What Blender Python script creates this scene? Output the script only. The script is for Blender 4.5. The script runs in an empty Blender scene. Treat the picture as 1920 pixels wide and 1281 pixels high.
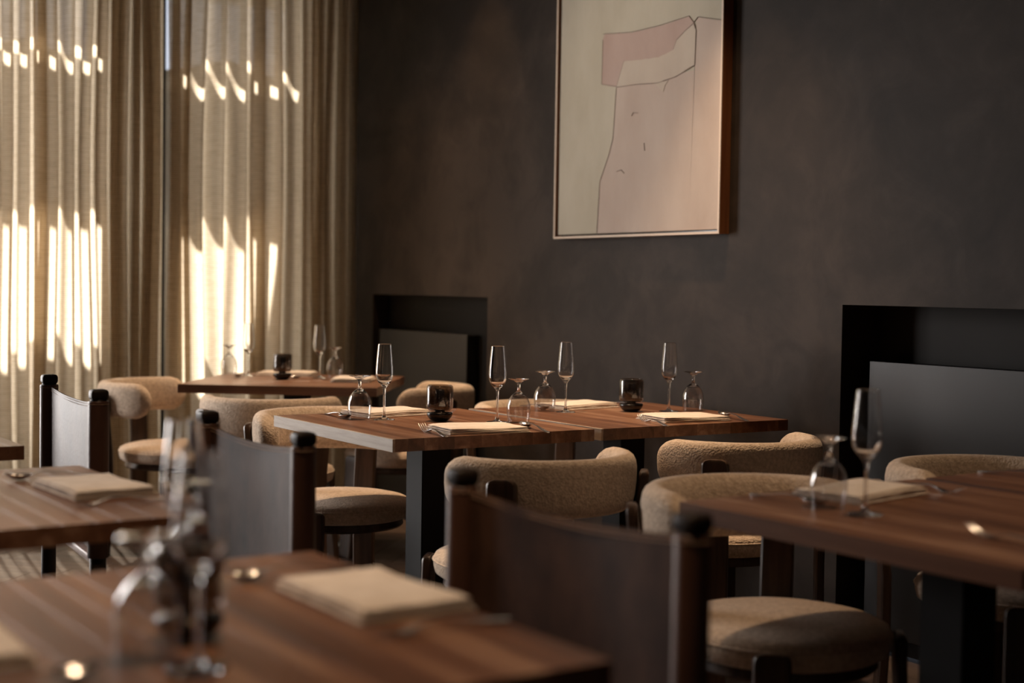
import bpy, bmesh, math, random
from mathutils import Vector, Matrix
random.seed(7)
PI = math.pi
sc = bpy.context.scene
COL = sc.collection
def rad(a): return math.radians(a)

# ---------------------------------------------------------------- camera
H = 1.17
YAW, PITCH, ROLL = rad(56.25), rad(2.18), rad(0.885)
fw = Vector((-math.sin(YAW)*math.cos(PITCH), math.cos(YAW)*math.cos(PITCH), -math.sin(PITCH)))
rt = Vector((math.cos(YAW), math.sin(YAW), 0)); up = rt.cross(fw)
r2 = rt*math.cos(ROLL) + up*math.sin(ROLL); u2 = -rt*math.sin(ROLL) + up*math.cos(ROLL)
cam = bpy.data.cameras.new('camera'); camo = bpy.data.objects.new('camera', cam); COL.objects.link(camo)
camo.matrix_world = Matrix(((r2.x, u2.x, -fw.x, 0), (r2.y, u2.y, -fw.y, 0), (r2.z, u2.z, -fw.z, H), (0, 0, 0, 1)))
cam.sensor_width = 36; cam.lens = 2705/1920*36; cam.clip_start = .05; cam.clip_end = 200
cam.dof.use_dof = True; cam.dof.focus_distance = 4.35; cam.dof.aperture_fstop = 1.95
sc.camera = camo

# ---------------------------------------------------------------- exposure, sky, lights
sc.view_settings.view_transform = 'Standard'; sc.view_settings.look = 'None'
sc.view_settings.gamma = 1; sc.view_settings.use_curve_mapping = False
sc.view_settings.exposure = 0.0
cy = sc.cycles
cy.max_bounces = 10; cy.diffuse_bounces = 4; cy.glossy_bounces = 4; cy.transmission_bounces = 10; cy.transparent_max_bounces = 16
cy.sample_clamp_indirect = 4; cy.blur_glossy = 0.6
cy.use_denoising = True
w = bpy.data.worlds.new('sky'); sc.world = w; w.use_nodes = True
bg = w.node_tree.nodes['Background']; bg.inputs[0].default_value = (.80, .86, 1, 1); bg.inputs[1].default_value = .9

def add_light(name, kind, loc, direction, energy, color, **kw):
    l = bpy.data.lights.new(name, kind); o = bpy.data.objects.new(name, l); COL.objects.link(o)
    o.location = loc; l.energy = energy; l.color = color
    o.rotation_euler = Vector(direction).to_track_quat('-Z', 'Y').to_euler()
    for k, v in kw.items(): setattr(l, k, v)
    return o
add_light('sun', 'SUN', (-12, 3, 12), (.64, -.10, -.76), 32, (1, .93, .82), angle=rad(.6))
# daylight of the sky in front of the two windows
add_light('sky_light_window_1', 'AREA', (-7.62, 2.3, 1.45), (1, 0, 0), 72, (1.0, .91, .79), shape='RECTANGLE', size=2.9, size_y=2.6)
add_light('sky_light_window_2', 'AREA', (-7.45, 0, 1.45), (1, .25, -.05), 240, (1, .95, .92), shape='RECTANGLE', size=1.8, size_y=2.4)
# ceiling downlights over the tables and the picture light
WARM = (1, .69, .43)
for i, (x, y, e) in enumerate(((-3.95, 2.35, 165), (-3.75, 3.05, 140), (-5.75, 2.7, 170), (-1.9, 2.3, 70), (-2.85, .8, 70), (-1.7, .75, 95), (-6.1, 3.1, 45))):
    add_light('downlight_%d' % (i+1), 'SPOT', (x, y, 2.95), (0.02, 0.02, -1), e, WARM, spot_size=rad(62), spot_blend=.8, shadow_soft_size=.03)
add_light('picture_spot', 'SPOT', (-4.5, 1.9, 2.95), (.02, 1.6, -1.15), 30, (1, .80, .60), spot_size=rad(50), spot_blend=.9, shadow_soft_size=.04)
add_light('wall_spot', 'SPOT', (-5.5, 3.15, 2.95), (-.05, .32, -1), 40, (1, .68, .42), spot_size=rad(50), spot_blend=1, shadow_soft_size=.04)

# ---------------------------------------------------------------- materials
def newmat(name):
    m = bpy.data.materials.new(name); m.use_nodes = True
    nt = m.node_tree; return m, nt, nt.nodes['Principled BSDF']
def N(nt, t, **kw):
    n = nt.nodes.new(t)
    for k, v in kw.items(): setattr(n, k, v)
    return n
def ramp(nt, fac, stops):
    r = N(nt, 'ShaderNodeValToRGB'); e = r.color_ramp.elements
    while len(e) < len(stops): e.new(.5)
    for k, (p, c) in enumerate(stops): e[k].position = p; e[k].color = (*c, 1)
    nt.links.new(fac, r.inputs[0]); return r.outputs[0]
def mapping(nt, scale, coord='Object', rot=(0, 0, 0)):
    tc = N(nt, 'ShaderNodeTexCoord'); mp = N(nt, 'ShaderNodeMapping')
    mp.inputs['Scale'].default_value = scale; mp.inputs['Rotation'].default_value = rot
    nt.links.new(tc.outputs[coord], mp.inputs[0]); return mp.outputs[0]
def noise(nt, vec, scale, detail=4, rough=.55, dist=0):
    n = N(nt, 'ShaderNodeTexNoise'); n.inputs['Scale'].default_value = scale
    n.inputs['Detail'].default_value = detail; n.inputs['Roughness'].default_value = rough
    n.inputs['Distortion'].default_value = dist
    nt.links.new(vec, n.inputs['Vector']); return n.outputs['Fac']
def bump(nt, b, height, strength, dist):
    n = N(nt, 'ShaderNodeBump'); n.inputs['Strength'].default_value = strength; n.inputs['Distance'].default_value = dist
    nt.links.new(height, n.inputs['Height']); nt.links.new(n.outputs[0], b.inputs['Normal'])
def plain(name, col, rough=.5, metal=0, spec=.5):
    m, nt, b = newmat(name); b.inputs['Base Color'].default_value = (*col, 1)
    b.inputs['Roughness'].default_value = rough; b.inputs['Metallic'].default_value = metal
    b.inputs['Specular IOR Level'].default_value = spec
    return m
def noisy(name, c1, c2, scale, rough=.6, vscale=(1, 1, 1), bs=0, bscale=None, bd=.002, detail=5, spec=.5, metal=0):
    m, nt, b = newmat(name); v = mapping(nt, vscale)
    nt.links.new(ramp(nt, noise(nt, v, scale, detail), ((.32, c1), (.68, c2))), b.inputs['Base Color'])
    b.inputs['Roughness'].default_value = rough; b.inputs['Specular IOR Level'].default_value = spec; b.inputs['Metallic'].default_value = metal
    if bs: bump(nt, b, noise(nt, v, bscale or scale*4, 4), bs, bd)
    return m
def wood(name, cols, axis='x', rough=.42, per_object=.5, fine=1.0, spec=.4):
    m, nt, b = newmat(name)
    tc = N(nt, 'ShaderNodeTexCoord'); oi = N(nt, 'ShaderNodeObjectInfo')
    sh = N(nt, 'ShaderNodeVectorMath', operation='SCALE'); sh.inputs[0].default_value = (7.3, 5.1, 9.7)
    nt.links.new(oi.outputs['Random'], sh.inputs['Scale'])
    ad = N(nt, 'ShaderNodeVectorMath', operation='ADD'); nt.links.new(tc.outputs['Object'], ad.inputs[0]); nt.links.new(sh.outputs[0], ad.inputs[1])
    mp = N(nt, 'ShaderNodeMapping'); s = {'x': (1.1, 14, 14), 'y': (14, 1.1, 14), 'z': (14, 14, 1.1)}[axis]
    mp.inputs['Scale'].default_value = s; nt.links.new(ad.outputs[0], mp.inputs[0])
    f = noise(nt, mp.outputs[0], 1.6*fine, 6, .6, .6)
    mx = N(nt, 'ShaderNodeMath', operation='MULTIPLY_ADD'); mx.inputs[1].default_value = per_object; mx.inputs[2].default_value = -per_object/2
    nt.links.new(oi.outputs['Random'], mx.inputs[0])
    a2 = N(nt, 'ShaderNodeMath', operation='ADD'); nt.links.new(f, a2.inputs[0]); nt.links.new(mx.outputs[0], a2.inputs[1])
    n = len(cols); stops = [(.25+.5*i/(n-1), c) for i, c in enumerate(cols)]
    nt.links.new(ramp(nt, a2.outputs[0], stops), b.inputs['Base Color'])
    b.inputs['Roughness'].default_value = rough; b.inputs['Specular IOR Level'].default_value = spec
    bump(nt, b, f, .3, .0012)
    return m
M = {}
M['plaster'] = None
m, nt, b = newmat('brown_plaster'); v = mapping(nt, (1, 1, 1))
f1 = noise(nt, v, 1.3, 8, .62, .4); f2 = noise(nt, v, 5, 6, .6, 1.2)
mixf = N(nt, 'ShaderNodeMath', operation='MULTIPLY_ADD'); mixf.inputs[1].default_value = .35
nt.links.new(f2, mixf.inputs[0]); nt.links.new(f1, mixf.inputs[2])
nt.links.new(ramp(nt, mixf.outputs[0], ((.54, (.0165, .0105, .0068)), (.67, (.0285, .0192, .0138)), (.80, (.048, .034, .026)))), b.inputs['Base Color'])
b.inputs['Roughness'].default_value = .6; b.inputs['Specular IOR Level'].default_value = .22
bump(nt, b, f2, .25, .004); M['plaster'] = m
M['niche'] = noisy('dark_niche_paint', (.010, .008, .0065), (.014, .011, .009), 2, .6, spec=.2)
M['ceiling'] = plain('ceiling_paint', (.10, .085, .07), .9)
M['wallplain'] = noisy('plain_brown_wall', (.09, .07, .055), (.12, .095, .075), 2, .8)
M['panel'] = noisy('satin_dark_panel', (.011, .010, .010), (.014, .012, .012), 3, .38, spec=.42)
M['metal'] = noisy('black_steel', (.012, .0115, .0115), (.016, .015, .015), 3, .62, spec=.16)
M['walnut'] = wood('walnut_stave', ((.088, .033, .015), (.150, .062, .030), (.21, .098, .052), (.36, .21, .135)), 'x', .40, .28, spec=.5)
M['lit_edge'] = wood('pale_sapwood', ((.30, .215, .155), (.42, .33, .255), (.52, .43, .35)), 'x', .5, .1, 2.5, .25)
M['under'] = wood('walnut_underside', ((.05, .025, .014), (.10, .05, .03)), 'x', .6, .1)
M['dwood'] = wood('dark_stained_oak', ((.022, .012, .008), (.060, .033, .021), (.11, .065, .042)), 'z', .38, .1)
M['floorwood'] = wood('herringbone_oak', ((.045, .028, .020), (.085, .055, .040), (.12, .085, .062)), 'x', .38, .35)
M['capwood'] = wood('black_brown_wood', ((.012, .008, .006), (.025, .015, .010)), 'z', .5, .1, spec=.25)
m, nt, b = newmat('boucle_wool'); v = mapping(nt, (1, 1, 1))
nt.links.new(ramp(nt, noise(nt, v, 90, 3), ((.3, (.50, .375, .275)), (.7, (.74, .595, .465)))), b.inputs['Base Color'])
b.inputs['Roughness'].default_value = .95; b.inputs['Specular IOR Level'].default_value = .15; b.inputs['Sheen Weight'].default_value = .35
b.inputs['Sheen Tint'].default_value = (1, .9, .8, 1)
vo = N(nt, 'ShaderNodeTexVoronoi'); vo.inputs['Scale'].default_value = 170; nt.links.new(v, vo.inputs['Vector'])
bump(nt, b, vo.outputs['Distance'], .55, .003); M['boucle'] = m
M['leather'] = noisy('brown_leather', (.034, .016, .010), (.105, .053, .034), 8, .47, (1, 1, .6), .35, 160, .0015, 7, .16)
M['leather_dark'] = noisy('dark_brown_leather', (.065, .026, .014), (.11, .048, .028), 12, .45, (1, 1, .4), .3, 160, .0015, 6, .45)
M['thread'] = plain('tan_thread', (.33, .2, .13), .7)
M['linen'] = noisy('sand_linen', (.68, .59, .51), (.80, .71, .63), 30, .9, (1, 1, 1), .4, 320, .0008, 3, .2)
M['steel'] = plain('polished_steel', (.70, .67, .65), .22, 1)
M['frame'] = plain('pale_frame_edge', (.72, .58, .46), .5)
M['frame_side'] = wood('cherry_frame', ((.13, .042, .014), (.20, .075, .028), (.27, .11, .045)), 'z', .4, .1)
m, nt, b = newmat('clear_glass'); b.inputs['Base Color'].default_value = (1, 1, 1, 1); b.inputs['Roughness'].default_value = 0
b.inputs['Transmission Weight'].default_value = 1; b.inputs['IOR'].default_value = 1.5; M['glass'] = m
def thin(name, tint, ior=1.5):
    m = bpy.data.materials.new(name); m.use_nodes = True; nt = m.node_tree; nt.nodes.clear()
    o_ = N(nt, 'ShaderNodeOutputMaterial'); mx = N(nt, 'ShaderNodeMixShader'); tr = N(nt, 'ShaderNodeBsdfTransparent'); gl = N(nt, 'ShaderNodeBsdfGlossy')
    fr = N(nt, 'ShaderNodeLayerWeight'); fr.inputs['Blend'].default_value = .5; gl.inputs['Roughness'].default_value = .0; tr.inputs[0].default_value = (*tint, 1)
    pw = N(nt, 'ShaderNodeMath', operation='POWER'); pw.inputs[1].default_value = 4.0; nt.links.new(fr.outputs['Facing'], pw.inputs[0])
    mr = N(nt, 'ShaderNodeMapRange'); mr.inputs[3].default_value = .11; mr.inputs[4].default_value = .95; nt.links.new(pw.outputs[0], mr.inputs[0])
    nt.links.new(mr.outputs[0], mx.inputs[0]); nt.links.new(tr.outputs[0], mx.inputs[1]); nt.links.new(gl.outputs[0], mx.inputs[2]); nt.links.new(mx.outputs[0], o_.inputs[0]); return m
M['thin'] = thin('thin_clear_glass', (.97, .965, .96)); M['thin_smoke'] = thin('thin_smoked_glass', (.60, .55, .51))
m, nt, b = newmat('smoked_glass'); b.inputs['Base Color'].default_value = (.22, .19, .17, 1); b.inputs['Roughness'].default_value = 0.01
b.inputs['Transmission Weight'].default_value = 1; b.inputs['IOR'].default_value = 1.45; M['smoke'] = m
M['black'] = plain('black_ceramic', (.012, .009, .008), .18)
m = bpy.data.materials.new('window_glass'); m.use_nodes = True; nt = m.node_tree; nt.nodes.clear()
o_ = N(nt, 'ShaderNodeOutputMaterial'); mx = N(nt, 'ShaderNodeMixShader'); tr = N(nt, 'ShaderNodeBsdfTransparent'); gl = N(nt, 'ShaderNodeBsdfGlossy')
gl.inputs['Roughness'].default_value = 0.0; mx.inputs[0].default_value = .06
nt.links.new(tr.outputs[0], mx.inputs[1]); nt.links.new(gl.outputs[0], mx.inputs[2]); nt.links.new(mx.outputs[0], o_.inputs[0]); M['pane'] = m
# woven curtain: diffuse + translucent threads, small open share between the threads
m = bpy.data.materials.new('woven_curtain'); m.use_nodes = True; nt = m.node_tree; nt.nodes.clear()
o_ = N(nt, 'ShaderNodeOutputMaterial'); v = mapping(nt, (1, 1, 1))
wv = N(nt, 'ShaderNodeTexWave', wave_type='BANDS', bands_direction='Z'); wv.inputs['Scale'].default_value = 32
wv.inputs['Distortion'].default_value = 2.5; wv.inputs['Detail'].default_value = 3; nt.links.new(v, wv.inputs['Vector'])
vs = mapping(nt, (6, 6, 60)); ns = noise(nt, vs, 2.2, 5, .6)
av = N(nt, 'ShaderNodeMath', operation='MULTIPLY_ADD'); av.inputs[1].default_value = .45
nt.links.new(wv.outputs['Fac'], av.inputs[0]); nt.links.new(ns, av.inputs[2])
cd = ramp(nt, av.outputs[0], ((.35, (.24, .185, .13)), (.95, (.44, .37, .28))))
ct = ramp(nt, av.outputs[0], ((.35, (.45, .35, .245)), (.95, (.80, .70, .56))))
df = N(nt, 'ShaderNodeBsdfDiffuse'); tl = N(nt, 'ShaderNodeBsdfTranslucent'); tp = N(nt, 'ShaderNodeBsdfTransparent')
nt.links.new(cd, df.inputs[0]); nt.links.new(ct, tl.inputs[0]); tp.inputs[0].default_value = (.98, .92, .82, 1)
m1 = N(nt, 'ShaderNodeMixShader'); m1.inputs[0].default_value = .62; nt.links.new(df.outputs[0], m1.inputs[1]); nt.links.new(tl.outputs[0], m1.inputs[2])
mr = N(nt, 'ShaderNodeMapRange'); mr.inputs[1].default_value = .4; mr.inputs[2].default_value = .95; mr.inputs[3].default_value = .03; mr.inputs[4].default_value = .15
nt.links.new(av.outputs[0], mr.inputs[0])
m2 = N(nt, 'ShaderNodeMixShader'); nt.links.new(mr.outputs[0], m2.inputs[0]); nt.links.new(m1.outputs[0], m2.inputs[1]); nt.links.new(tp.outputs[0], m2.inputs[2])
nt.links.new(m2.outputs[0], o_.inputs[0]); M['curtain'] = m
def paint(name, c1, c2):
    return noisy(name, c1, c2, 6, .75, (1, 1, .45), .5, 26, .003, 8, .3)
M['p_sage'] = paint('pale_sage_paint', (.47, .43, .34), (.56, .52, .43))
M['p_pink'] = paint('pale_pink_paint', (.50, .405, .35), (.58, .49, .43))
M['p_rose'] = paint('dusty_rose_paint', (.45, .33, .285), (.52, .40, .355))
M['p_cream'] = paint('grey_cream_paint', (.52, .44, .37), (.60, .53, .45))
M['p_line'] = plain('charcoal_scratch', (.24, .18, .145), .8)
M['sun_blocker_low'] = noisy('sun_blocking_wall', (.25, .22, .17), (.33, .3, .24), 3, .9)
M['sun_blocker_high'] = plain('sun_blocking_board', (.16, .13, .10), .8)
M['ground'] = plain('paved_terrace', (.38, .35, .31), .9)

# ---------------------------------------------------------------- mesh helpers
def link(name, me, mat=None, parent=None, smooth=False, loc=None):
    if mat: me.materials.append(M[mat])
    if smooth: me.polygons.foreach_set('use_smooth', [True]*len(me.polygons))
    o = bpy.data.objects.new(name, me); COL.objects.link(o)
    if parent: o.parent = parent
    if loc: o.location = loc
    return o
def from_bm(name, bm, mat, parent=None, smooth=False, recalc=True):
    if recalc: bmesh.ops.recalc_face_normals(bm, faces=bm.faces)
    me = bpy.data.meshes.new(name); bm.to_mesh(me); bm.free()
    return link(name, me, mat, parent, smooth)
def tag(o, label=None, cat=None, group=None, kind=None):
    if label: o['label'] = label
    if cat: o['category'] = cat
    if group: o['group'] = group
    if kind: o['kind'] = kind
    return o
def empty(name, loc=(0, 0, 0), rz=0):
    o = bpy.data.objects.new(name, None); COL.objects.link(o); o.location = loc; o.rotation_euler = (0, 0, rz); o.empty_display_size = .1
    return o
def bm_box(bm, lo, hi, bev=0, seg=2):
    r = bmesh.ops.create_cube(bm, size=1)
    vs = r['verts']
    for v_ in vs:
        v_.co = Vector([lo[k] + (v_.co[k]+.5)*(hi[k]-lo[k]) for k in range(3)])
    if bev:
        es = list({e for v_ in vs for e in v_.link_edges})
        bmesh.ops.bevel(bm, geom=es, offset=bev, segments=seg, affect='EDGES', profile=.5)
def box(name, lo, hi, mat, parent=None, bev=0, seg=2):
    bm = bmesh.new(); bm_box(bm, lo, hi, bev, seg)
    return from_bm(name, bm, mat, parent)
def bm_lathe(bm, prof, n=40, close=True, center=(0, 0)):
    rings = []
    for (r, z) in prof:
        if r < 1e-5: rings.append([bm.verts.new((center[0], center[1], z))])
        else: rings.append([bm.verts.new((center[0]+r*math.cos(2*PI*k/n), center[1]+r*math.sin(2*PI*k/n), z)) for k in range(n)])
    for a, b_ in zip(rings, rings[1:]):
        for k in range(n):
            q = [a[k % len(a)], a[(k+1) % len(a)], b_[(k+1) % len(b_)], b_[k % len(b_)]]
            q2 = []
            for x in q:
                if x not in q2: q2.append(x)
            if len(q2) >= 3:
                try: bm.faces.new(q2)
                except ValueError: pass
    if close:
        for rr in (rings[0], rings[-1]):
            if len(rr) > 2:
                try: bm.faces.new(rr)
                except ValueError: pass
def supported(prof, d=.0007):
    out = []
    for i, (a, b_) in enumerate(zip(prof, prof[1:])):
        out.append(a); l = math.hypot(b_[0]-a[0], b_[1]-a[1])
        if l > 4*d:
            for f in (d/l, 1-d/l): out.append((a[0]+(b_[0]-a[0])*f, a[1]+(b_[1]-a[1])*f))
    return out+[prof[-1]]
def lathe(name, prof, mat, parent=None, n=40, close=True, smooth=True):
    bm = bmesh.new(); bm_lathe(bm, prof, n, close); o = from_bm(name, bm, mat, parent, smooth)
    return o
def bm_sweep(bm, secs):
    """secs: list of rings (lists of Vector of the same length); caps both ends."""
    rings = [[bm.verts.new(p) for p in s] for s in secs]
    n = len(rings[0])
    for a, b_ in zip(rings, rings[1:]):
        for k in range(n): bm.faces.new((a[k], a[(k+1) % n], b_[(k+1) % n], b_[k]))
    bm.faces.new(rings[0]); bm.faces.new(rings[-1][::-1])
def bm_tube(bm, pts, r, n=6, closed=False):
    pts = [Vector(p) for p in pts]; secs = []
    for i, p in enumerate(pts):
        a = pts[max(i-1, 0)]; c = pts[min(i+1, len(pts)-1)]
        t = (c-a).normalized(); s = Vector((0, 0, 1)) if abs(t.z) < .9 else Vector((1, 0, 0))
        x = t.cross(s).normalized(); y = x.cross(t)
        rr = r[i] if isinstance(r, (list, tuple)) else r
        secs.append([p + x*rr*math.cos(2*PI*k/n) + y*rr*math.sin(2*PI*k/n) for k in range(n)])
    bm_sweep(bm, secs)
def auto_smooth(o, ang=40):
    me = o.data; me.polygons.foreach_set('use_smooth', [True]*len(me.polygons))
    bm = bmesh.new(); bm.from_mesh(me)
    for e in bm.edges:
        if len(e.link_faces) == 2 and e.calc_face_angle(0) > rad(ang): e.smooth = False
    bm.to_mesh(me); bm.free(); return o
def children(o): return [c for c in bpy.data.objects if c.parent == o]
def copy_tree(o, loc=None, rz=None):
    kids = {}
    for c in bpy.data.objects:
        if c.parent: kids.setdefault(c.parent.name, []).append(c)
    def cp(s, par):
        c = s.copy(); COL.objects.link(c)
        if par is not None: c.parent = par
        for k in kids.get(s.name, []): cp(k, c)
        return c
    r = cp(o, None)
    if loc is not None: r.location = loc
    if rz is not None: r.rotation_euler = (0, 0, rz)
    return r

# ---------------------------------------------------------------- the room
WY = 3.55; XL = -7.1; XR = 2.6; YF = -3.2; ZC = 3.0
# back wall with two niches
bm = bmesh.new()
N1 = (-6.614, -5.517, 1.12, .09); N2 = (-3.354, -1.45, 1.127, .17)
bm_box(bm, (XL, WY, 0), (N1[0], WY+.3, ZC)); bm_box(bm, (N1[0], WY, N1[2]), (N1[1], WY+.3, ZC))
bm_box(bm, (N1[1], WY, 0), (N2[0], WY+.3, ZC)); bm_box(bm, (N2[0], WY, N2[2]), (N2[1], WY+.3, ZC)); bm_box(bm, (N2[1], WY, 0), (XR, WY+.3, ZC))
wb = tag(from_bm('wall_back', bm, 'plaster'), kind='structure')
for (a, b_, h, d) in (N1, N2):
    box('niche_back', (a+.0005, WY+d, 0), (b_-.0005, WY+d+.02, h-.0005), 'niche', wb)
for n_, lo, hi in (('wall_right', (XR, YF, 0), (XR+.2, WY+.3, ZC)), ('wall_front', (XL, YF-.2, 0), (XR, YF, ZC))):
    tag(box(n_, lo, hi, 'wallplain'), kind='structure')
tag(box('ceiling', (XL-.3, YF-.2, ZC), (XR+.2, WY+.3, ZC+.2), 'ceiling'), kind='structure')
# left wall with two tall window openings
W1 = (1.05, 3.42); W2 = (-.80, .85); ZW0 = .06; ZW1 = 2.85
bm = bmesh.new()
bm_box(bm, (XL-.3, YF-.2, 0), (XL, W2[0], ZC)); bm_box(bm, (XL-.3, W2[1], 0), (XL, W1[0], ZC)); bm_box(bm, (XL-.3, W1[1], 0), (XL, WY+.3, ZC))
for a in (W1, W2):
    bm_box(bm, (XL-.3, a[0], 0), (XL, a[1], ZW0)); bm_box(bm, (XL-.3, a[0], ZW1), (XL, a[1], ZC))
tag(from_bm('wall_left', bm, 'plaster'), kind='structure')
for i, a in enumerate((W1, W2)):
    e = tag(empty('window_%d' % (i+1), (XL-.2, (a[0]+a[1])/2, ZW0)), kind='structure')
    hw = (a[1]-a[0])/2; hh = ZW1-ZW0
    bm = bmesh.new()
    for lo, hi in (((-.03, -hw, 0), (.03, hw, .05)), ((-.03, -hw, hh-.05), (.03, hw, hh)), ((-.03, -hw, .05), (.03, -hw+.05, hh-.05)), ((-.03, hw-.05, .05), (.03, hw, hh-.05))):
        bm_box(bm, lo, hi)
    if i == 0: bm_box(bm, (-.05, .05, .05), (.05, .43, hh-.05))  # wide post added to keep the sun off the folds where the curtains meet
    else:
        bm_box(bm, (-.03, -.03, .05), (.03, .03, hh-.05))
    from_bm('window_frame', bm, 'metal', e)
    box('pane', (-.004, -hw+.05, .05), (.004, hw-.05, hh-.05), 'pane', e)
# outside the windows
tag(box('terrace', (-14, -6, -.12), (XL-.3, 8, -.02), 'ground'), kind='structure')
bm = bmesh.new()
SX, SZ = .64, .76
def xat(zc, z): return -6.9-(z-zc)*SX/SZ
bm_box(bm, (xat(1.46, 3.1), -6, 3.1), (xat(2.19, 3.1), 8, 3.112)); bm_box(bm, (xat(2.265, 3.1), -6, 3.1), (XL-.3, 8, 3.112))
bm_box(bm, (-9.6, 3.34, 3.12), (XL-.3, 8, 3.135))
tag(from_bm('sun_blocker_1', bm, 'sun_blocker_high'), kind='structure')  # unseen slabs added to shade the curtain, slot left for a sun stripe
bm = bmesh.new()
zt = .86 + (8.3-6.9)*SZ/SX
pts = [(-6, 0)]
yy = -6.0; prof = []
while yy <= 8.0:
    prof.append((yy, zt - .12*abs(math.sin(yy*2.6+.5))))
    yy += .05
vs1 = [bm.verts.new((-8.3, y, z)) for y, z in prof]; vs0 = [bm.verts.new((-8.3, y, -.02)) for y, z in prof]
ws1 = [bm.verts.new((-8.42, y, z)) for y, z in prof]; ws0 = [bm.verts.new((-8.42, y, -.02)) for y, z in prof]
for k in range(len(prof)-1):
    bm.faces.new((vs0[k], vs0[k+1], vs1[k+1], vs1[k])); bm.faces.new((ws0[k], ws1[k], ws1[k+1], ws0[k+1])); bm.faces.new((vs1[k], vs1[k+1], ws1[k+1], ws1[k]))
tag(from_bm('added_sun_wall', bm, 'sun_blocker_low'), kind='structure')  # unseen wall added to cut off the sun patches below, top shaped wavy

# floor: herringbone planks
fl = tag(box('floor', (XL-.0, YF, -.10), (XR, WY+.17, -.014), 'floorwood'), kind='structure')
PL, PW, PT = .60, .12, .013
def plank_mesh():
    bm = bmesh.new(); bm_box(bm, (.0008, .0008, -PT), (PL-.0008, PW-.0008, 0), .0012, 1)
    bmesh.ops.recalc_face_normals(bm, faces=bm.faces)
    me = bpy.data.meshes.new('plank'); bm.to_mesh(me); bm.free(); me.materials.append(M['floorwood']); return me
pm = plank_mesh()
places = []
c45 = math.cos(PI/4)
for i in range(-40, 60):
    for j in range(-12, 40):
        # staircase herringbone in a frame turned by 45 degrees
        u = i*PW + j*PL; v_ = i*PW - j*PL
        places.append((u, v_, 0)); places.append((u+PW+PL-PW, v_+0.0, 1))
def rot45(u, v_): return (-7 + (u-v_)*c45, -3.5 + (u+v_)*c45)
stuff_bm = bmesh.new(); cand = []
for (u, v_, k) in places:
    if k == 0:
        cs = (u+PL/2, v_+PW/2); ang = 0
    else:
        cs = (u+PW/2 - 0, v_+PW - PL/2 + 0); ang = -PI/2
    X, Y = rot45(*cs)
    if not (XL+.22 < X < XR-.25 and YF+.22 < Y < WY-.23): 
        continue
    ang += PI/4
    cand.append((X, Y, ang))
near = sorted([c for c in cand if -6.95 < c[0] < -1.6 and .55 < c[1] < 3.4], key=lambda c: (c[0]+4.6)**2+(c[1]-1.9)**2)[:290]
ns = set(near)
for (X, Y, ang) in cand:
    mt = Matrix.Translation((X, Y, 0)) @ Matrix.Rotation(ang, 4, 'Z') @ Matrix.Translation((-PL/2, -PW/2, 0))
    if (X, Y, ang) in ns:
        o = bpy.data.objects.new('plank', pm); COL.objects.link(o); o.parent = fl; o.matrix_local = mt
    else:
        r = bmesh.ops.create_cube(stuff_bm, size=1)
        for q in r['verts']:
            q.co = mt @ Vector(((q.co.x+.5)*(PL-.002), (q.co.y+.5)*(PW-.002), (q.co.z-.5)*PT))
tag(from_bm('outer_planks', stuff_bm, 'floorwood', fl), kind='stuff')

# niche panels
def niche_panel(x0, x1, y0, y1, z1, label):
    t = empty('niche_panel', ((x0+x1)/2, (y0+y1)/2, 0)); hw = (x1-x0)/2; hd = (y1-y0)/2
    tag(t, label, 'wall panel', 'dark panels standing in the wall niches')
    box('front_board', (-hw, -hd, .05), (hw, -hd+.012, z1), 'panel', t, .0015, 1)
    box('carcass', (-hw+.002, -hd+.0125, 0), (hw-.002, hd-.002, z1-.004), 'metal', t)
niche_panel(-6.588, -5.722, WY+.02, WY+N1[3], .942, 'satin dark panel in the niche nearest the curtain, behind the corner table')
niche_panel(-3.285, -1.47, WY+.06, WY+N2[3], .944, 'satin dark grey panel in the wide wall niche behind the stemmed flute')

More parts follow.
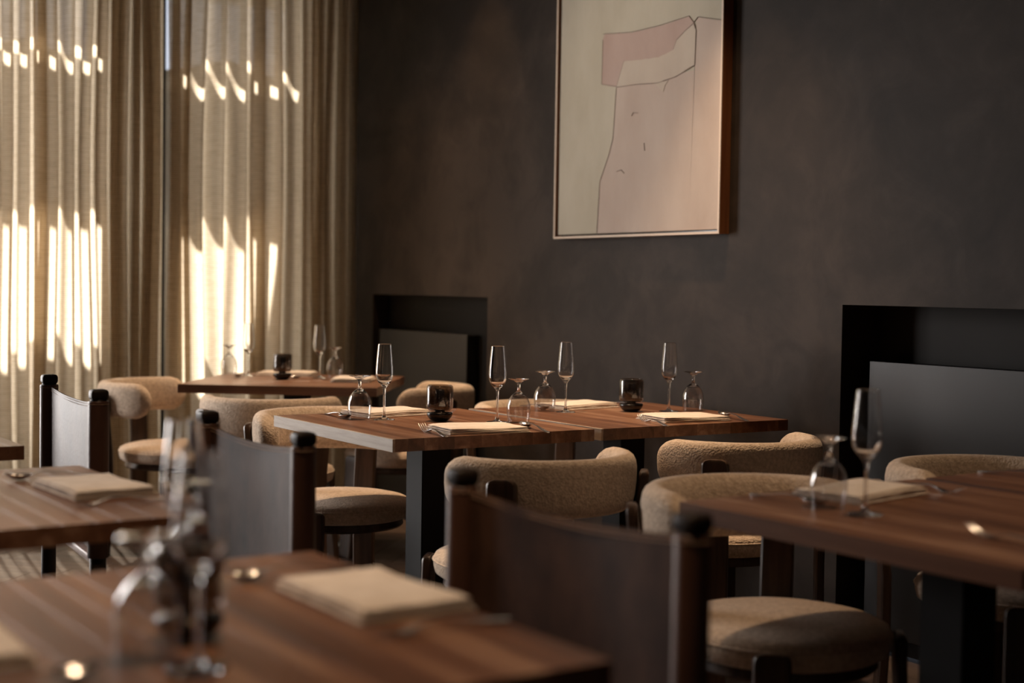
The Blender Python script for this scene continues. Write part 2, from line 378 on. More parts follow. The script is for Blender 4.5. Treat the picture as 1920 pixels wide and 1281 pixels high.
# ---------------------------------------------------------------- curtains
def curtain(y0, y1, seed, label, xoff=0, dens=1.0, z0=.015, z1=2.93, tighten=(), omega=()):
    rnd = random.Random(seed); folds = []; y = y0
    while y < y1:
        p = rnd.uniform(.055, .12)*dens
        for (a, b_, k) in tighten:
            if a <= y <= b_: p *= k
        om = any(a <= y <= b_ for a, b_ in omega)
        a_ = min(.105, max(.035, p*rnd.uniform(.55, 1.0)))
        folds.append((y, p, a_, rnd.uniform(-.02, .02), rnd.uniform(.30, .46) if om else (rnd.uniform(.04, .14) if rnd.random() < .72 else rnd.uniform(.2, .3)))); y += p
    cols = []
    per = 14
    for fi, (y, p, a_, off, bl) in enumerate(folds):
        nx = folds[fi+1] if fi+1 < len(folds) else folds[fi]
        for k in range(per):
            t = k/per; ph = 2*PI*t
            amp = a_*(1-t)+nx[2]*t; of = off*(1-t)+nx[3]*t
            cols.append((y + p*t, p, amp, of, bl*(1-t)+nx[4]*t, ph, fi))
    rows = 26; bm = bmesh.new(); grid = []
    dr = [rnd.uniform(-1, 1) for _ in folds]+[0]; dr2 = [rnd.uniform(-1, 1) for _ in folds]+[0]
    for r in range(rows):
        tz = r/(rows-1); z = z0+(z1-z0)*tz; line = []
        for (yy, p, amp, of, bl, ph, fi) in cols:
            t = ph/(2*PI)
            d_ = (dr[fi]*(1-t)+dr[fi+1]*t)*.022*math.sin(PI*(1-tz)*.9) + (dr2[fi]*(1-t)+dr2[fi+1]*t)*.012*math.sin(2.6*PI*tz)
            A = amp*(1.05-.3*tz)
            x = -6.9+xoff + A*math.sin(ph) + of
            yv = yy + d_ - p*bl*.9*math.sin(2*ph+.5)*(.8+.2*(1-tz))
            line.append(bm.verts.new((x, yv, z)))
        grid.append(line)
    for a, b_ in zip(grid, grid[1:]):
        for k in range(len(a)-1): bm.faces.new((a[k], a[k+1], b_[k+1], b_[k]))
    me = bpy.data.meshes.new('curtain'); bm.to_mesh(me); bm.free()
    o = link('curtain', me, 'curtain', None, True)
    return tag(o, label, 'curtain', 'woven curtains before the window')
curtain(1.0, 2.52, 11, 'pleated sand-coloured woven curtain on the side away from the wall', 0, .95, tighten=((2.15, 2.6, .7),), omega=((1.86, 2.0), (2.2, 2.6)))
curtain(2.55, 3.54, 5, 'pleated sand-coloured woven curtain meeting the dark wall', .03, 1.0, tighten=((2.5, 2.62, .6), (2.68, 3.0, 1.35), (3.1, 3.5, .72)), omega=((2.5, 2.64), (2.98, 3.08), (3.3, 3.4)))

# ---------------------------------------------------------------- painting
def wx(x): return x
t = empty('painting', (-4.425, WY, 1.372)); tag(t, 'large framed abstract painting in pale sage and pink on the dark wall', 'painting')
PX0, PX1, PZ0, PZ1 = -4.939, -3.912, 1.372, 2.78
def L(p): return (p[0]+4.425, p[1], p[2]-1.372)
def pbox(name, lo, hi, mat, bev=0): 
    return box(name, (lo[0]+4.425, lo[1]-WY, lo[2]-1.372), (hi[0]+4.425, hi[1]-WY, hi[2]-1.372), mat, t, bev, 1)
FT = .0085
yf0, yf1 = WY-.05, WY-.001
# side boards (deep) and pale front edge strips
for lo, hi in (((PX0, yf0+.004, PZ0), (PX0+FT, yf1, PZ1)), ((PX1-FT, yf0+.004, PZ0), (PX1, yf1, PZ1)), ((PX0+FT, yf0+.004, PZ0), (PX1-FT, yf1, PZ0+FT)), ((PX0+FT, yf0+.004, PZ1-FT), (PX1-FT, yf1, PZ1))):
    pbox('frame_rail', lo, hi, 'frame_side')
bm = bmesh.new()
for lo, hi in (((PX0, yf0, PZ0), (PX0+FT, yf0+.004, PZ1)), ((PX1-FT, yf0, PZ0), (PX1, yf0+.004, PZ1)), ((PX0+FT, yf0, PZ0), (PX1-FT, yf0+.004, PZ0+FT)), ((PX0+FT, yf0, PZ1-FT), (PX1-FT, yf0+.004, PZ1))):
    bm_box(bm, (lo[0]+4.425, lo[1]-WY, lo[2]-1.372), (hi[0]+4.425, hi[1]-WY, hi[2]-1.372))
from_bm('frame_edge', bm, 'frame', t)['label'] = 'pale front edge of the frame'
cv = pbox('canvas', (PX0+FT+.008, yf0+.012, PZ0+FT+.008), (PX1-FT-.008, yf0+.035, PZ1-FT-.008), 'p_sage', .001)
pbox('backing', (PX0+FT, yf0+.036, PZ0+FT), (PX1-FT, yf0+.042, PZ1-FT), 'black')
def patch(name, pts, mat, lift):
    bm = bmesh.new(); y0 = yf0+.0118-WY; rnd = random.Random(len(pts)*7+int(lift*1e5))
    P_ = []
    for a, b_ in zip(pts, pts[1:]+pts[:1]):
        n = max(1, int(math.hypot(b_[0]-a[0], b_[1]-a[1])/.02))
        for k in range(n):
            f = k/n; j = 0 if k == 0 else .0012
            P_.append((a[0]+(b_[0]-a[0])*f+rnd.uniform(-j, j), a[1]+(b_[1]-a[1])*f+rnd.uniform(-j, j)))
    f_ = [bm.verts.new((x+4.425, y0-lift, z-1.372)) for x, z in P_]; b2 = [bm.verts.new((x+4.425, y0, z-1.372)) for x, z in P_]
    face = bm.faces.new(f_)
    for k in range(len(P_)): bm.faces.new((f_[k], f_[(k+1) % len(P_)], b2[(k+1) % len(P_)], b2[k]))
    bmesh.ops.triangulate(bm, faces=[face])
    return from_bm(name, bm, mat, t)
xr = PX1-FT-.009; zb = PZ0+FT+.009
patch('painted_shape', [(-4.54, 1.963), (-4.073, 1.975), (-4.070, 2.155), (-4.057, 2.166), (xr, 2.135), (xr, zb), (-4.651, zb), (-4.646, 1.45), (-4.637, 1.595), (-4.58, 1.70), (-4.556, 1.761), (-4.553, 1.85)], 'p_pink', .0012)['label'] = 'large pale pink area'
patch('painted_shape', [(-4.635, 1.984), (-4.54, 1.963), (-4.40, 1.963), (-4.28, 1.98), (-4.073, 2.03), (-4.078, 2.147), (-4.111, 2.177), (-4.28, 2.165), (-4.45, 2.163), (-4.62, 2.181), (-4.632, 2.165)], 'p_rose', .0022)['label'] = 'dusty rose block'
patch('painted_shape', [(-4.537, 1.963), (-4.42, 1.962), (-4.286, 1.953), (-4.18, 1.965), (-4.073, 1.995), (-4.070, 2.12), (-4.083, 2.145), (-4.13, 2.125), (-4.176, 2.099), (-4.195, 2.065), (-4.28, 2.048), (-4.40, 2.052), (-4.493, 2.058)], 'p_cream', .0032)['label'] = 'grey cream wedge'
def line(pts, w_=.0013):
    bm = bmesh.new(); y0 = yf0+.0118-WY-.0034
    for a, b_ in zip(pts, pts[1:]):
        d = Vector((b_[0]-a[0], 0, b_[1]-a[1])); n = Vector((-d.z, 0, d.x)).normalized()*w_/2
        A = Vector((a[0]+4.425, y0, a[1]-1.372)); B = Vector((b_[0]+4.425, y0, b_[1]-1.372))
        q = [bm.verts.new(A+n), bm.verts.new(B+n), bm.verts.new(B-n), bm.verts.new(A-n)]; bm.faces.new(q)
        q2 = [bm.verts.new(A+n+Vector((0, .003, 0))), bm.verts.new(B+n+Vector((0, .003, 0))), bm.verts.new(B-n+Vector((0, .003, 0))), bm.verts.new(A-n+Vector((0, .003, 0)))]
        for k in range(4): bm.faces.new((q[k], q[(k+1) % 4], q2[(k+1) % 4], q2[k]))
    return from_bm('scratch_line', bm, 'p_line', t)
line([(-4.632, 2.183), (-4.45, 2.166), (-4.28, 2.168), (-4.111, 2.179), (-4.083, 2.15), (-4.06, 2.168), (-3.99, 2.152), (xr, 2.138)])
line([(-4.083, 2.148), (-4.13, 2.127), (-4.176, 2.101), (-4.195, 2.067)], .002)
line([(-4.493, 2.06), (-4.537, 1.965), (-4.635, 1.984), (-4.632, 2.16)], .0016)
line([(-4.54, 1.962), (-4.42, 1.96), (-4.286, 1.951), (-4.18, 1.963), (-4.073, 1.993), (-4.068, 2.12), (-4.08, 2.146)], .0020)
line([(-4.54, 1.96), (-4.556, 1.761), (-4.58, 1.70), (-4.637, 1.595), (-4.651, zb)], .0012)
for k, pt in enumerate(([(-4.44, 1.84), (-4.43, 1.853), (-4.40, 1.848)], [(-4.53, 1.63), (-4.50, 1.635), (-4.48, 1.62)], [(-4.36, 1.73), (-4.355, 1.70)])): line(pt, .002)
patch('painted_shape', [(-4.30, 1.952), (-4.22, 1.955), (-4.24, 1.938), (-4.25, 1.915), (-4.275, 1.93)], 'p_cream', .0030)['label'] = 'small cream scrape'

# ---------------------------------------------------------------- tables
TT = .0355
def table(corner, wx_, wy_, rz, label, col=True, staves=14, seed=1, along='x', lit_edge=False):
    """corner: the low corner (x0,y0) of the top in its own turned frame; staves run along local x"""
    rnd = random.Random(seed)
    t = empty('dining_table', (corner[0], corner[1], 0), rz); tag(t, label, 'table', 'walnut dining tables')
    ws = [rnd.uniform(.7, 1.35) for _ in range(staves)]; s = sum(ws); y = 0; full = wy_
    if lit_edge:
        box('edge_strip', (0, 0, .75-TT), (wx_, .0079, .75), 'lit_edge', t, .0003, 1)['label'] = 'edge painted pale where window light falls'; y = .008; wy_ -= .008  # window light on this side is put into a paler wood colour
    for k, q in enumerate(ws):
        d = q/s*wy_
        o = box('stave', (0, y+.00005, .75-TT), (wx_, y+d-.00005, .75), 'walnut', t, .0003, 1); y += d
    wy_ = full
    # underside board with bevelled edges
    bm = bmesh.new(); i0 = .14; i1 = .15; za = .75-TT-.0002; zb_ = za-.012
    A = [bm.verts.new(p) for p in ((i0, i0, za), (wx_-i0, i0, za), (wx_-i0, wy_-i0, za), (i0, wy_-i0, za))]
    B = [bm.verts.new(p) for p in ((i1, i1, zb_), (wx_-i1, i1, zb_), (wx_-i1, wy_-i1, zb_), (i1, wy_-i1, zb_))]
    bm.faces.new(A); bm.faces.new(B)
    for k in range(4): bm.faces.new((A[k], A[(k+1) % 4], B[(k+1) % 4], B[k]))
    from_bm('under_board', bm, 'under', t)
    cx, cy_ = wx_/2, wy_/2
    box('column', (cx-.05, cy_-.05, .012), (cx+.05, cy_+.05, zb_-.008), 'metal', t, .002, 1)
    box('top_plate', (cx-.14, cy_-.14, zb_-.0078), (cx+.14, cy_+.14, zb_-.0002), 'metal', t, .001, 1)
    box('base_plate', (cx-.2, cy_-.2, 0.0005), (cx+.2, cy_+.2, .0119), 'metal', t, .003, 1)
    return t
T1 = table((-4.215, 1.912), .79, .68, rad(-.6), 'walnut dining table in the middle of the room, one light side edge showing', seed=3, lit_edge=True)
T2 = table((-4.18, 2.618), .765, .757, rad(-.8), 'walnut dining table against the dark wall below the painting', seed=4, lit_edge=True)
T3 = table((-5.656, 2.137), .822, .80, math.atan2(.652, .5), 'walnut dining table turned cornerwise before the curtain', seed=5)
T4 = table((-3.25, .27), .785, .728, 0, 'walnut dining table beside the middle leather screen, folded napkin at its edge', seed=6)
T0 = table((-2.045, .26), .77, .735, 0, 'nearest walnut dining table with the blurred glasses', seed=7)
T5 = table((-2.175, 1.858), .79, .715, rad(1.0), 'walnut dining table before the wide niche, one flute on it', seed=8)
T5b = table((-2.19, 2.60), .80, .76, rad(1.0), 'walnut dining table pushed to the wall beside the wide niche', seed=9)
T6 = table((-4.48, .26), .785, .735, 0, 'walnut dining table farthest along by the uncurtained window, only a corner in view', seed=10)

# ---------------------------------------------------------------- upholstered round chairs
def arc_back():
    bm = bmesh.new(); rc = .24; ht = .036; hv = .075; zc = .66; A = rad(97); n = 56; m_ = 20
    secs = []
    for i in range(n+1):
        u = -1+2*i/n; u = math.copysign(1-(1-abs(u))**1.5, u) if abs(u) > 0 else 0
        a = A*u; dist = (A-abs(a))*rc
        sv = 1 if dist > .075 else math.sqrt(max(0, 1-(1-dist/.075)**2)); st = 1 if dist > .036 else math.sqrt(max(0, 1-(1-dist/.036)**2))
        sv = max(sv, .03); st = max(st, .03)
        c = Vector((-math.cos(a)*rc, math.sin(a)*rc, zc)); rr = Vector((-math.cos(a), math.sin(a), 0))
        ring = []
        for k in range(m_):
            q = 2*PI*k/m_; cq, sq = math.cos(q), math.sin(q)
            x = math.copysign(abs(cq)**.75, cq)*ht*st; z = math.copysign(abs(sq)**.62, sq)*hv*sv
            ring.append(c + rr*(x + .05*z) + Vector((0, 0, z)))
        secs.append(ring)
    bm_sweep(bm, secs); return bm
def slab_leg(bm, cx, cy_, az, ztop, rf, width=.078, th=.026):
    """slab standing at azimuth az round (cx,cy): rf(z) gives the radius of its centre"""
    e = Vector((math.cos(az), math.sin(az), 0)); tg = Vector((-math.sin(az), math.cos(az), 0))
    rings = []; zs = [0.0005, .12, .25, .36, .45, .55, .62]; zs = [z for z in zs if z < ztop-.045] + [ztop-.04, ztop-.025, ztop-.012, ztop-.004, ztop]
    for z in zs:
        d = ztop-z; k = 1 if d >= .018 else math.sqrt(max(0, 1-(1-d/.018)**2)); hwid = width/2-.018+.018*k
        th_ = th/2*(1 if d > .008 else .6+.4*d/.008)
        c = Vector((cx, cy_, z)) + e*rf(z); b_ = .005
        rings.append([c+tg*(-hwid)+e*(-th_+b_), c+tg*(-hwid+b_)-e*th_, c+tg*(hwid-b_)-e*th_, c+tg*hwid+e*(-th_+b_), c+tg*hwid+e*(th_-b_), c+tg*(hwid-b_)+e*th_, c+tg*(-hwid+b_)+e*th_, c+tg*(-hwid)+e*(th_-b_)])
    bm_sweep(bm, rings)
def lerp(pts, z):
    for (a, va), (b_, vb) in zip(pts, pts[1:]):
        if z <= b_: return va+(vb-va)*(z-a)/(b_-a)
    return pts[-1][1]
def make_chair():
    """faces local +x"""
    t = empty('round_chair')
    SXo = .055
    lathe('seat', [(0, .386), (.19, .386), (.218, .389), (.231, .398), (.236, .415), (.237, .434)] + [(.237*math.cos(a), .434+.038*math.sin(a)**.8) for a in [rad(q) for q in (12, 25, 40, 55, 70, 82)]] + [(0, .4735)], 'boucle', t, 56)
    children_seat = [o for o in bpy.data.objects if o.parent == t]
    children_seat[0].location = (SXo, 0, 0)
    bm = bmesh.new(); R_ = .2372; n = 48
    for k in range(n):
        pass
    rings = []
    for k in range(n):
        a = 2*PI*k/n; rings.append([bm.verts.new(((R_+.003*math.cos(q))*math.cos(a), (R_+.003*math.cos(q))*math.sin(a), .432+.003*math.sin(q))) for q in (0, PI/2, PI, 1.5*PI)])
    for k in range(n):
        a_, b_ = rings[k], rings[(k+1) % n]
        for j in range(4): bm.faces.new((a_[j], a_[(j+1) % 4], b_[(j+1) % 4], b_[j]))
    from_bm('piping', bm, 'boucle', children_seat[0], True)
    from_bm('backrest', arc_back(), 'boucle', t, True)
    bm = bmesh.new(); bm_lathe(bm, [(.05, .36), (.205, .36), (.21, .366), (.205, .3855), (.05, .3855)], 40, True, (SXo, 0)); auto_smooth(from_bm('seat_ring', bm, 'dwood', t))
    for az in (rad(130), rad(-130)):
        bm = bmesh.new(); slab_leg(bm, 0, 0, az, .69, lambda z: lerp(((0, .285), (.3, .272), (.45, .274), (.58, .288), (.70, .297)), z))
        auto_smooth(from_bm('leg', bm, 'dwood', t), 35)
    for az in (rad(48), rad(-48)):
        bm = bmesh.new(); slab_leg(bm, SXo, 0, az, .435, lambda z: lerp(((0, .285), (.3, .256), (.45, .253)), z))
        auto_smooth(from_bm('leg', bm, 'dwood', t), 35)
    return t
proto = make_chair()
GC = 'cream boucle chairs round the tables'
CH = [(-3.165, 2.19, 180, 'cream boucle chair with its back turned, at the near edge of the middle table'),
      (-3.245, 2.965, 180, 'cream boucle chair with its back turned, nearest the niche edge under the wall table'),
      (-4.40, 2.22, 0, 'cream boucle chair facing us across the middle table, round seat in view below it'),
      (-4.38, 3.09, 0, 'cream boucle chair facing us across the wall table, only a rim showing'),
      (-6.11, 2.24, 52, 'pale boucle chair nearest the curtain, its rounded arm end showing past the farthest leather screen'),
      (-5.19, 2.345, 145.3, 'cream boucle chair with its back to us at the cornerwise table'),
      (-5.50, 3.15, 232, 'tan-lit boucle chair beside the small niche at the cornerwise table'),
      (-2.33, 2.24, 0, 'cream boucle chair behind the single flute, its large round seat close to the camera'),
      (-2.35, 3.06, 0, 'cream boucle chair in front of the wide niche, only its back rim above the table')]
for i, (x, y, a, lab) in enumerate(CH):
    o = proto if i == 0 else copy_tree(proto)
    o.location = (x, y, 0); o.rotation_euler = (0, 0, rad(a)); tag(o, lab, 'chair', GC)

# ---------------------------------------------------------------- low leather screens along the aisle
def leather_screen(A, B, zt_, label):
    A = Vector((A[0], A[1], 0)); B = Vector((B[0], B[1], 0)); d = B-A; W = d.length; rz = math.atan2(d.y, d.x)
    t = empty('leather_screen', (A+B)/2, rz); tag(t, label, 'screen', 'low leather screens along the aisle')
    h = W/2; zs = zt_-.022; z0 = .455
    for s in (-1, 1):
        lathe('post', [(0, .0126), (.019, .0126), (.021, .016), (.021, zs-.004)], 'capwood', t, 20).location = (s*h, 0, 0)
        bm = bmesh.new(); bm_box(bm, (-.0225, -.0225, zs-.006), (.0225, .0225, zt_), .009, 3)
        c = from_bm('post_cap', bm, 'capwood', t); auto_smooth(c, 60); c.location = (s*h, 0, 0); c['label'] = 'near-black wooden post end'
        sl = lathe('sleeve', [(.0215, z0), (.0262, z0), (.0266, .6), (.0262, zs-.012), (.0255, zs-.008), (.0215, zs-.008)], 'leather_dark', t, 28, close=False)
        sl.location = (s*h, 0, 0)
        bm = bmesh.new()
        for zz in (zs-.016,):
            r_ = .0268; pts = [(r_*math.cos(2*PI*k/24), r_*math.sin(2*PI*k/24), zz) for k in range(25)]; bm_tube(bm, pts, .0007, 4)
        from_bm('stitching', bm, 'thread', sl)
        box('foot', (s*h-.045, -.16, .0005), (s*h+.045, .16, .0125), 'metal', t, .003, 1).location = (0, 0, 0)
    # sling back
    n, m_ = 24, 14; bm = bmesh.new(); F = []; K = []
    rnd = random.Random(int(A.x*100))
    for j in range(m_+1):
        rowf, rowk = [], []
        for i in range(n+1):
            u = i/n; x = -h+.024+(W-.048)*u; sag = .016*math.sin(PI*u)
            z = z0 + (zs-.012-sag-z0)*j/m_
            y = .014*math.sin(PI*u)*(1-.3*j/m_) + .0025*math.sin(9*u+3*j/m_)*math.sin(PI*u)
            rowf.append(bm.verts.new((x, y-.002, z))); rowk.append(bm.verts.new((x, y+.002, z)))
        F.append(rowf); K.append(rowk)
    for j in range(m_):
        for i in range(n):
            bm.faces.new((F[j][i], F[j][i+1], F[j+1][i+1], F[j+1][i])); bm.faces.new((K[j][i], K[j+1][i], K[j+1][i+1], K[j][i+1]))
    for i in range(n):
        bm.faces.new((F[m_][i], F[m_][i+1], K[m_][i+1], K[m_][i])); bm.faces.new((F[0][i], K[0][i], K[0][i+1], F[0][i+1]))
    bk = from_bm('leather_panel', bm, 'leather', t, False); auto_smooth(bk, 50)
    bm = bmesh.new()
    for off in (.004, .011):
        pts = []
        for i in range(n+1):
            u = i/n; x = -h+.026+(W-.052)*u
            pts.append((x, .014*math.sin(PI*u)*.7-.0028, zs-.012-.016*math.sin(PI*u)-off))
        bm_tube(bm, pts, .0007, 4)
    from_bm('stitching', bm, 'thread', bk)
    bm = bmesh.new(); bm_box(bm, (-h+.0195, -.012, z0-.022), (h-.0195, .012, z0-.001), .004, 2); auto_smooth(from_bm('bottom_rail', bm, 'frame_side', t), 60)
    return t
leather_screen((-2.065, 1.284), (-1.507, 1.312), .862, 'low brown leather screen between two posts closest to the camera, beside the nearest table')
leather_screen((-3.263, 1.309), (-2.718, 1.300), .862, 'low brown leather screen half hidden by blurred glasses, greyish sheen on it')
leather_screen((-4.295, 1.228), (-3.665, 1.174), .890, 'low brown leather screen farthest away before the curtain, stitching along its top')

# ---------------------------------------------------------------- tableware
def glass_profile(outer, inner):
    return outer+inner
def smooth_profile(pts, n=40):
    """Catmull-Rom through (z, r) points"""
    out = []
    P = [pts[0]]+list(pts)+[pts[-1]]
    segs = len(pts)-1; k = max(2, n//segs)
    for i in range(segs):
        a, b_, c, d = P[i:i+4]
        for q in range(k):
            t = q/k; f = []
            for x in (0, 1):
                f.append(.5*(2*b_[x]+(c[x]-a[x])*t+(2*a[x]-5*b_[x]+4*c[x]-d[x])*t*t+(3*b_[x]-a[x]-3*c[x]+d[x])*t**3))
            out.append(tuple(f))
    return out+[pts[-1]]
def make_flute():
    e = empty('champagne_flute')
    foot = [(0, .0), (.033, .0), (.0335, .0007), (.0333, .0014)]
    body = smooth_profile([(.030, .0022), (.012, .005), (.0055, .012), (.0037, .030), (.0034, .060), (.0036, .085), (.0055, .098), (.0125, .1085), (.0205, .1175), (.0262, .129), (.0278, .142), (.0270, .165), (.0240, .200), (.0213, .229)], 90)
    rim = [(.0208, .2345), (.0207, .2354), (.0203, .2360), (.0198, .2358), (.0196, .2350), (.0197, .2343)]
    inn = smooth_profile([(.0202, .229), (.0229, .200), (.0260, .165), (.0268, .142), (.0252, .130), (.0196, .1195), (.010, .1132), (.003, .1120)], 60)+[(0, .1119)]
    lathe('bowl', foot+body+rim+inn, 'glass', e, 56)
    return e
def make_goblet():
    """a wine glass standing upside down on its rim; foot on top"""
    e = empty('upturned_wine_glass')
    out = [(.0335, .0), (.0355, .018), (.0372, .036), (.0365, .054), (.0315, .070), (.0225, .083), (.0125, .0915), (.0062, .097), (.0046, .104), (.0046, .114), (.0070, .122), (.016, .1295), (.030, .1335), (.0335, .1345), (.0335, .1358), (0, .1362)]
    inn = [(.0328, .0), (.0347, .018), (.0363, .036), (.0355, .0535), (.0304, .069), (.0215, .0812), (.011, .089), (0, .0915)]
    o = lathe('bowl', inn[::-1][:-2]+[(inn[0][0]-.00002, .0008), inn[0], out[0], (out[0][0]+.0001, .0008)]+out[1:], 'glass', e, 48, close=False); o.data.materials.append(M['thin'])
    for p in o.data.polygons: p.material_index = 1 if p.center.z < .080 else 0
    return e
def make_holder():
    e = empty('tea_light_holder')
    lathe('base', [(0, .0), (.020, .0), (.031, .006), (.0385, .016), (.0405, .023), (.0385, .0275), (.018, .0285), (.0155, .032), (.0155, .038), (0, .038)], 'black', e, 44)
    sh = lathe('shade', [(.0158, .0335), (.034, .0345), (.0405, .040), (.0415, .050), (.0415, .102), (.0400, .109), (.036, .112), (.0335, .1122), (.0330, .111), (.036, .108), (.0382, .100), (.0382, .051), (.0365, .043), (.032, .0380), (.0158, .0365)], 'thin_smoke', e, 48)
    sh['label'] = 'smoked glass shade'
    lathe('candle_tube', [(0, .0385), (.0135, .0385), (.014, .095), (.0128, .099), (.010, .0975), (0, .0975)], 'black', e, 28)
    return e
def strip(bm, pts):
    """pts: (x, halfwidth, z, thickness) along x"""
    secs = []
    for (x, hw, z, th) in pts:
        ring = []
        for k in range(8):
            q = 2*PI*k/8+PI/8; ring.append(Vector((x, hw*math.cos(q), z+th/2+th/2*math.sin(q))))
        secs.append(ring)
    bm_sweep(bm, secs)
def make_fork():
    e = empty('fork')
    bm = bmesh.new(); strip(bm, [(-.1, .005, .002, .002), (-.092, .0085, .0015, .003), (-.06, .0075, .004, .003), (-.02, .0042, .010, .003), (.012, .0032, .011, .0032), (.03, .0048, .007, .0028), (.042, .0095, .0035, .0022), (.052, .0115, .0015, .002)])
    auto_smooth(from_bm('handle', bm, 'steel', e), 50)
    for k in range(4):
        y = -.0099+k*.0066; bm = bmesh.new()
        strip(bm, [(.050, .0017, .0014, .002), (.062, .0015, .002, .002), (.078, .0013, .0065, .0018), (.092, .0011, .0135, .0016), (.101, .0006, .020, .001)])
        o = auto_smooth(from_bm('tine', bm, 'steel', e), 50); o.location = (0, y, 0)
    return e
def make_spoon():
    e = empty('spoon')
    bm = bmesh.new(); strip(bm, [(-.1, .005, .001, .002), (-.092, .0085, .001, .003), (-.06, .0075, .004, .003), (-.02, .004, .011, .003), (.02, .003, .014, .0034), (.038, .0038, .012, .003), (.046, .006, .0105, .002)])
    auto_smooth(from_bm('handle', bm, 'steel', e), 50)
    bm = bmesh.new(); nu, nv = 20, 6; top, bot = [], []
    for j in range(nv+1):
        f = j/nv; rt_, rb = [], []
        for i in range(nu):
            q = 2*PI*i/nu; ex = .030*math.cos(q)*f; ey = .019*math.sin(q)*f*(1-.12*math.cos(q))
            z = .0008+.0102*f*f + (.004*f*f*max(0, math.cos(q)))
            rt_.append(bm.verts.new((.073+ex, ey, z+.0012))); rb.append(bm.verts.new((.073+ex, ey, z)))
        top.append(rt_); bot.append(rb)
    for g, fl_ in ((top, 1), (bot, 0)):
        for j in range(nv):
            for i in range(nu):
                q = (g[j][i], g[j][(i+1) % nu], g[j+1][(i+1) % nu], g[j+1][i])
                bm.faces.new(q)
    for i in range(nu): bm.faces.new((top[nv][i], top[nv][(i+1) % nu], bot[nv][(i+1) % nu], bot[nv][i]))
    bmesh.ops.remove_doubles(bm, verts=bm.verts, dist=1e-6)
    from_bm('spoon_bowl', bm, 'steel', e, True)
    return e
def make_napkin(seed=1):
    """folded linen, long side along local y, fold towards -x"""
    rnd = random.Random(seed); bm = bmesh.new(); z = 0.0
    layers = [(.086, .128, .0), (.085, .126, .002), (.081, .125, -.002), (.079, .123, .001)]
    for li, (hx, hy, sh) in enumerate(layers):
        th = .0036; n = 18; secs = []
        for i in range(n+1):
            u = -1+2*i/n; y = u*hy; x0 = -hx + sh + rnd.uniform(-.0008, .0008); x1 = hx*(.96+.03*math.sin(3*u+li)) + rnd.uniform(-.001, .001)
            zz = z + (.0016*math.sin(2.6*u+li*1.3)+.0016)*(li/3) ; bul = .0012*li*(1-u*u)
            edge = .35 if i in (0, n) else 1
            ring = []
            for q in range(5): # rounded fold at x0
                a = PI/2+PI*q/4; ring.append(Vector((x0+.0018+math.cos(a)*.0018, y, zz+th/2+bul/2+math.sin(a)*(th/2+bul/2)*edge)))
            m2_ = 6
            bott = [Vector((x0+(x1-x0)*(k+1)/(m2_+1), y, zz+th/2+bul/2-(th/2+bul/2)*edge)) for k in range(m2_)]
            tp_ = [Vector((x0+(x1-x0)*(k+1)/(m2_+1), y, zz+th/2+bul/2+(th/2+bul/2)*edge+.0006*math.sin(k*1.7+u*4+li)*(1 if li == 3 else 0))) for k in range(m2_)][::-1]
            e_ = [Vector((x1, y, zz+th/2-th*.35)), Vector((x1, y, zz+th/2+th*.35))]
            secs.append(ring+bott+e_+tp_)
        bm_sweep(bm, secs); z += th*.98
    me_o = from_bm('folded_napkin', bm, 'linen', None, False); auto_smooth(me_o, 50)
    return me_o
ZT = .7503
def place(kind, o, x, y, a, label, cat, group, z=ZT):
    o.location = (x, y, z); o.rotation_euler = (0, 0, rad(a)); tag(o, label, cat, group)
protos = {}
def item(kind, x, y, a, label):
    mk = {'flute': (make_flute, 'glass', 'champagne flutes on the tables'), 'goblet': (make_goblet, 'glass', 'upturned wine glasses on the tables'),
          'holder': (make_holder, 'candle holder', 'dark tea light holders'), 'fork': (make_fork, 'fork', 'forks at the settings'),
          'spoon': (make_spoon, 'spoon', 'spoons at the settings'), 'napkin': (make_napkin, 'napkin', 'folded linen napkins')}[kind]
    if kind not in protos:
        protos[kind] = mk[0](); o = protos[kind]
    else:
        o = protos[kind].copy(); COL.objects.link(o) if kind == 'napkin' else None
        if kind != 'napkin':
            bpy.data.objects.remove(o); o = copy_tree(protos[kind])
    place(kind, o, x, y, a, label, mk[1], mk[2]); return o
# middle table
item('flute', -3.943, 2.160, 20, 'champagne flute by the pale far corner of the middle table, beside an upturned glass')
item('goblet', -3.989, 2.098, 0, 'upturned wine glass over a spoon bowl at the pale corner of the middle table')
item('flute', -3.722, 2.436, 0, 'champagne flute at the near setting of the middle table, between candle holder and glass')
item('goblet', -3.695, 2.497, 0, 'upturned wine glass just behind the spoon at the near edge of the middle table')
item('holder', -3.826, 2.291, 0, 'smoked glass tea light holder in the centre of the middle table')
item('napkin', -3.515, 2.235, -6, 'folded napkin at the near edge of the middle table, between fork and spoon')
item('napkin', -4.095, 2.25, 186, 'folded napkin at the far edge of the middle table behind the tea light holder')
item('fork', -3.500, 2.078, 170, 'fork with raised tines at the near edge of the middle table')
item('spoon', -3.475, 2.408, 168, 'spoon at the near edge of the middle table, bowl beside the upturned glass')
item('spoon', -4.085, 2.068, -6, 'spoon with its bowl behind the upturned glass at the pale corner of the middle table')
item('fork', -4.09, 2.44, 2, 'fork beyond the tea light holder at the far edge of the middle table')
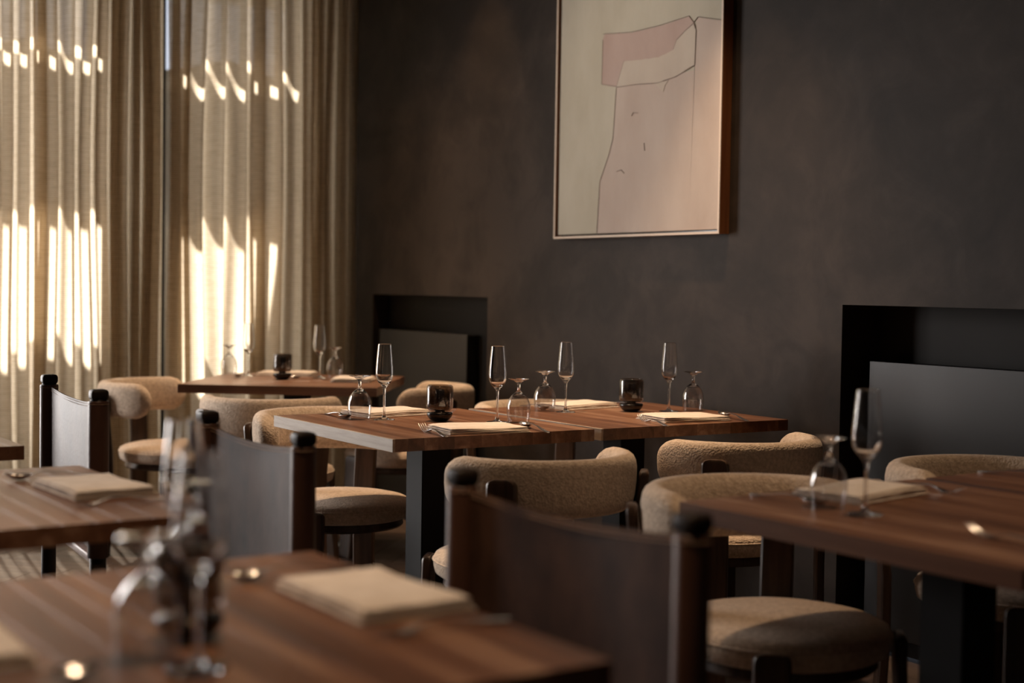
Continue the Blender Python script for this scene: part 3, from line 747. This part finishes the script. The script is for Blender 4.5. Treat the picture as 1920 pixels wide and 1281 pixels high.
# wall table
item('flute', -3.929, 2.846, 0, 'champagne flute on the seam side of the wall table, beside an upturned glass')
item('goblet', -3.991, 2.804, 0, 'upturned wine glass where the middle table and the wall table meet')
item('flute', -3.801, 3.190, 0, 'champagne flute nearest the dark wall, right behind a folded napkin')
item('goblet', -3.800, 3.297, 0, 'upturned wine glass nearest the dark wall, standing alone past the flute')
item('holder', -3.854, 3.068, 0, 'near-black tea light holder on the wall table under the painting')
item('napkin', -3.535, 3.03, -6, 'folded napkin at the near edge of the wall table')
item('napkin', -4.075, 3.00, 188, 'rolled-looking folded napkin at the far edge of the wall table')
item('fork', -3.475, 2.857, 166, 'fork with raised tines in front of the wall table candle holder')
item('spoon', -3.495, 3.210, 164, 'spoon near the outer corner of the wall table')
item('spoon', -4.09, 2.828, -8, 'spoon seen through the upturned glass where the two tables meet')
item('fork', -4.06, 3.19, 6, 'fork half hidden behind the wall table candle holder')
# cornerwise table
item('flute', -6.047, 2.617, 0, 'champagne flute against the sunlit curtain')
item('goblet', -6.135, 2.560, 0, 'upturned wine glass against the sunlit curtain')
item('flute', -5.805, 2.851, 0, 'champagne flute on the cornerwise table before the shaded curtain')
item('goblet', -5.800, 2.925, 0, 'upturned wine glass on the cornerwise table before the shaded curtain')
item('holder', -5.764, 2.652, 0, 'dark tea light holder on the cornerwise table')
item('napkin', -6.03, 2.80, 143, 'folded napkin behind the holder on the cornerwise table')
item('napkin', -5.57, 2.90, 55, 'folded napkin at the wall side of the cornerwise table')
item('spoon', -6.03, 2.575, -35, 'dark spoon between the glasses before the sunlit curtain')
item('spoon', -5.75, 2.775, 215, 'spoon leading to the wall-side napkin of the cornerwise table')
# flute table before the wide niche
item('flute', -1.881, 2.065, 0, 'single blurred champagne flute before the wide niche')
item('goblet', -1.985, 2.074, 0, 'blurred upturned wine glass on the spoon before the wide niche')
item('napkin', -2.07, 2.255, 190, 'folded napkin behind the single flute')
item('spoon', -2.075, 2.055, 4, 'shining spoon in front of the napkin behind the single flute')
item('fork', -2.05, 2.44, -4, 'fork past the napkin behind the single flute')
item('fork', -1.54, 2.055, 176, 'fork at the near edge of the flute table')
item('spoon', -2.10, 2.80, 2, 'glinting spoon before the chair at the wide niche')
# second near table
item('goblet', -3.02, .70, 0, 'blurred upturned wine glass cut by the picture edge')
item('napkin', -2.85, .905, 92, 'folded napkin on the table beside the middle leather screen')
item('spoon', -3.06, .885, -90, 'spoon beside the napkin near the cut-off wine glass')
item('fork', -2.655, .89, -90, 'fork beside the napkin near the middle leather screen')
# nearest table
item('flute', -1.482, .585, 0, 'closest champagne flute, foot sparkling on the nearest table')
item('goblet', -1.552, .553, 0, 'closest upturned wine glass, arching highlight on its bowl')
item('flute', -1.830, .701, 0, 'champagne flute behind the holder on the nearest table')
item('goblet', -1.935, .757, 0, 'upturned wine glass behind the holder on the nearest table, pale foot')
item('holder', -1.61, .625, 0, 'dark tea light holder among the blurred glasses')
item('napkin', -1.69, .912, 90, 'large blurred folded napkin before the closest leather screen')
item('napkin', -1.70, .355, -90, 'blurred folded napkin cut off at the bottom picture corner')
item('spoon', -1.885, .885, -86, 'spoon with dark shadow at the far corner of the nearest table')
item('fork', -1.495, .90, -90, 'fork beside the large blurred napkin')
item('spoon', -1.495, .385, 92, 'glinting spoon at the bottom of the picture beside the cut-off napkin')
item('fork', -1.90, .375, 90, 'blurred fork streak at the edge of the nearest table')
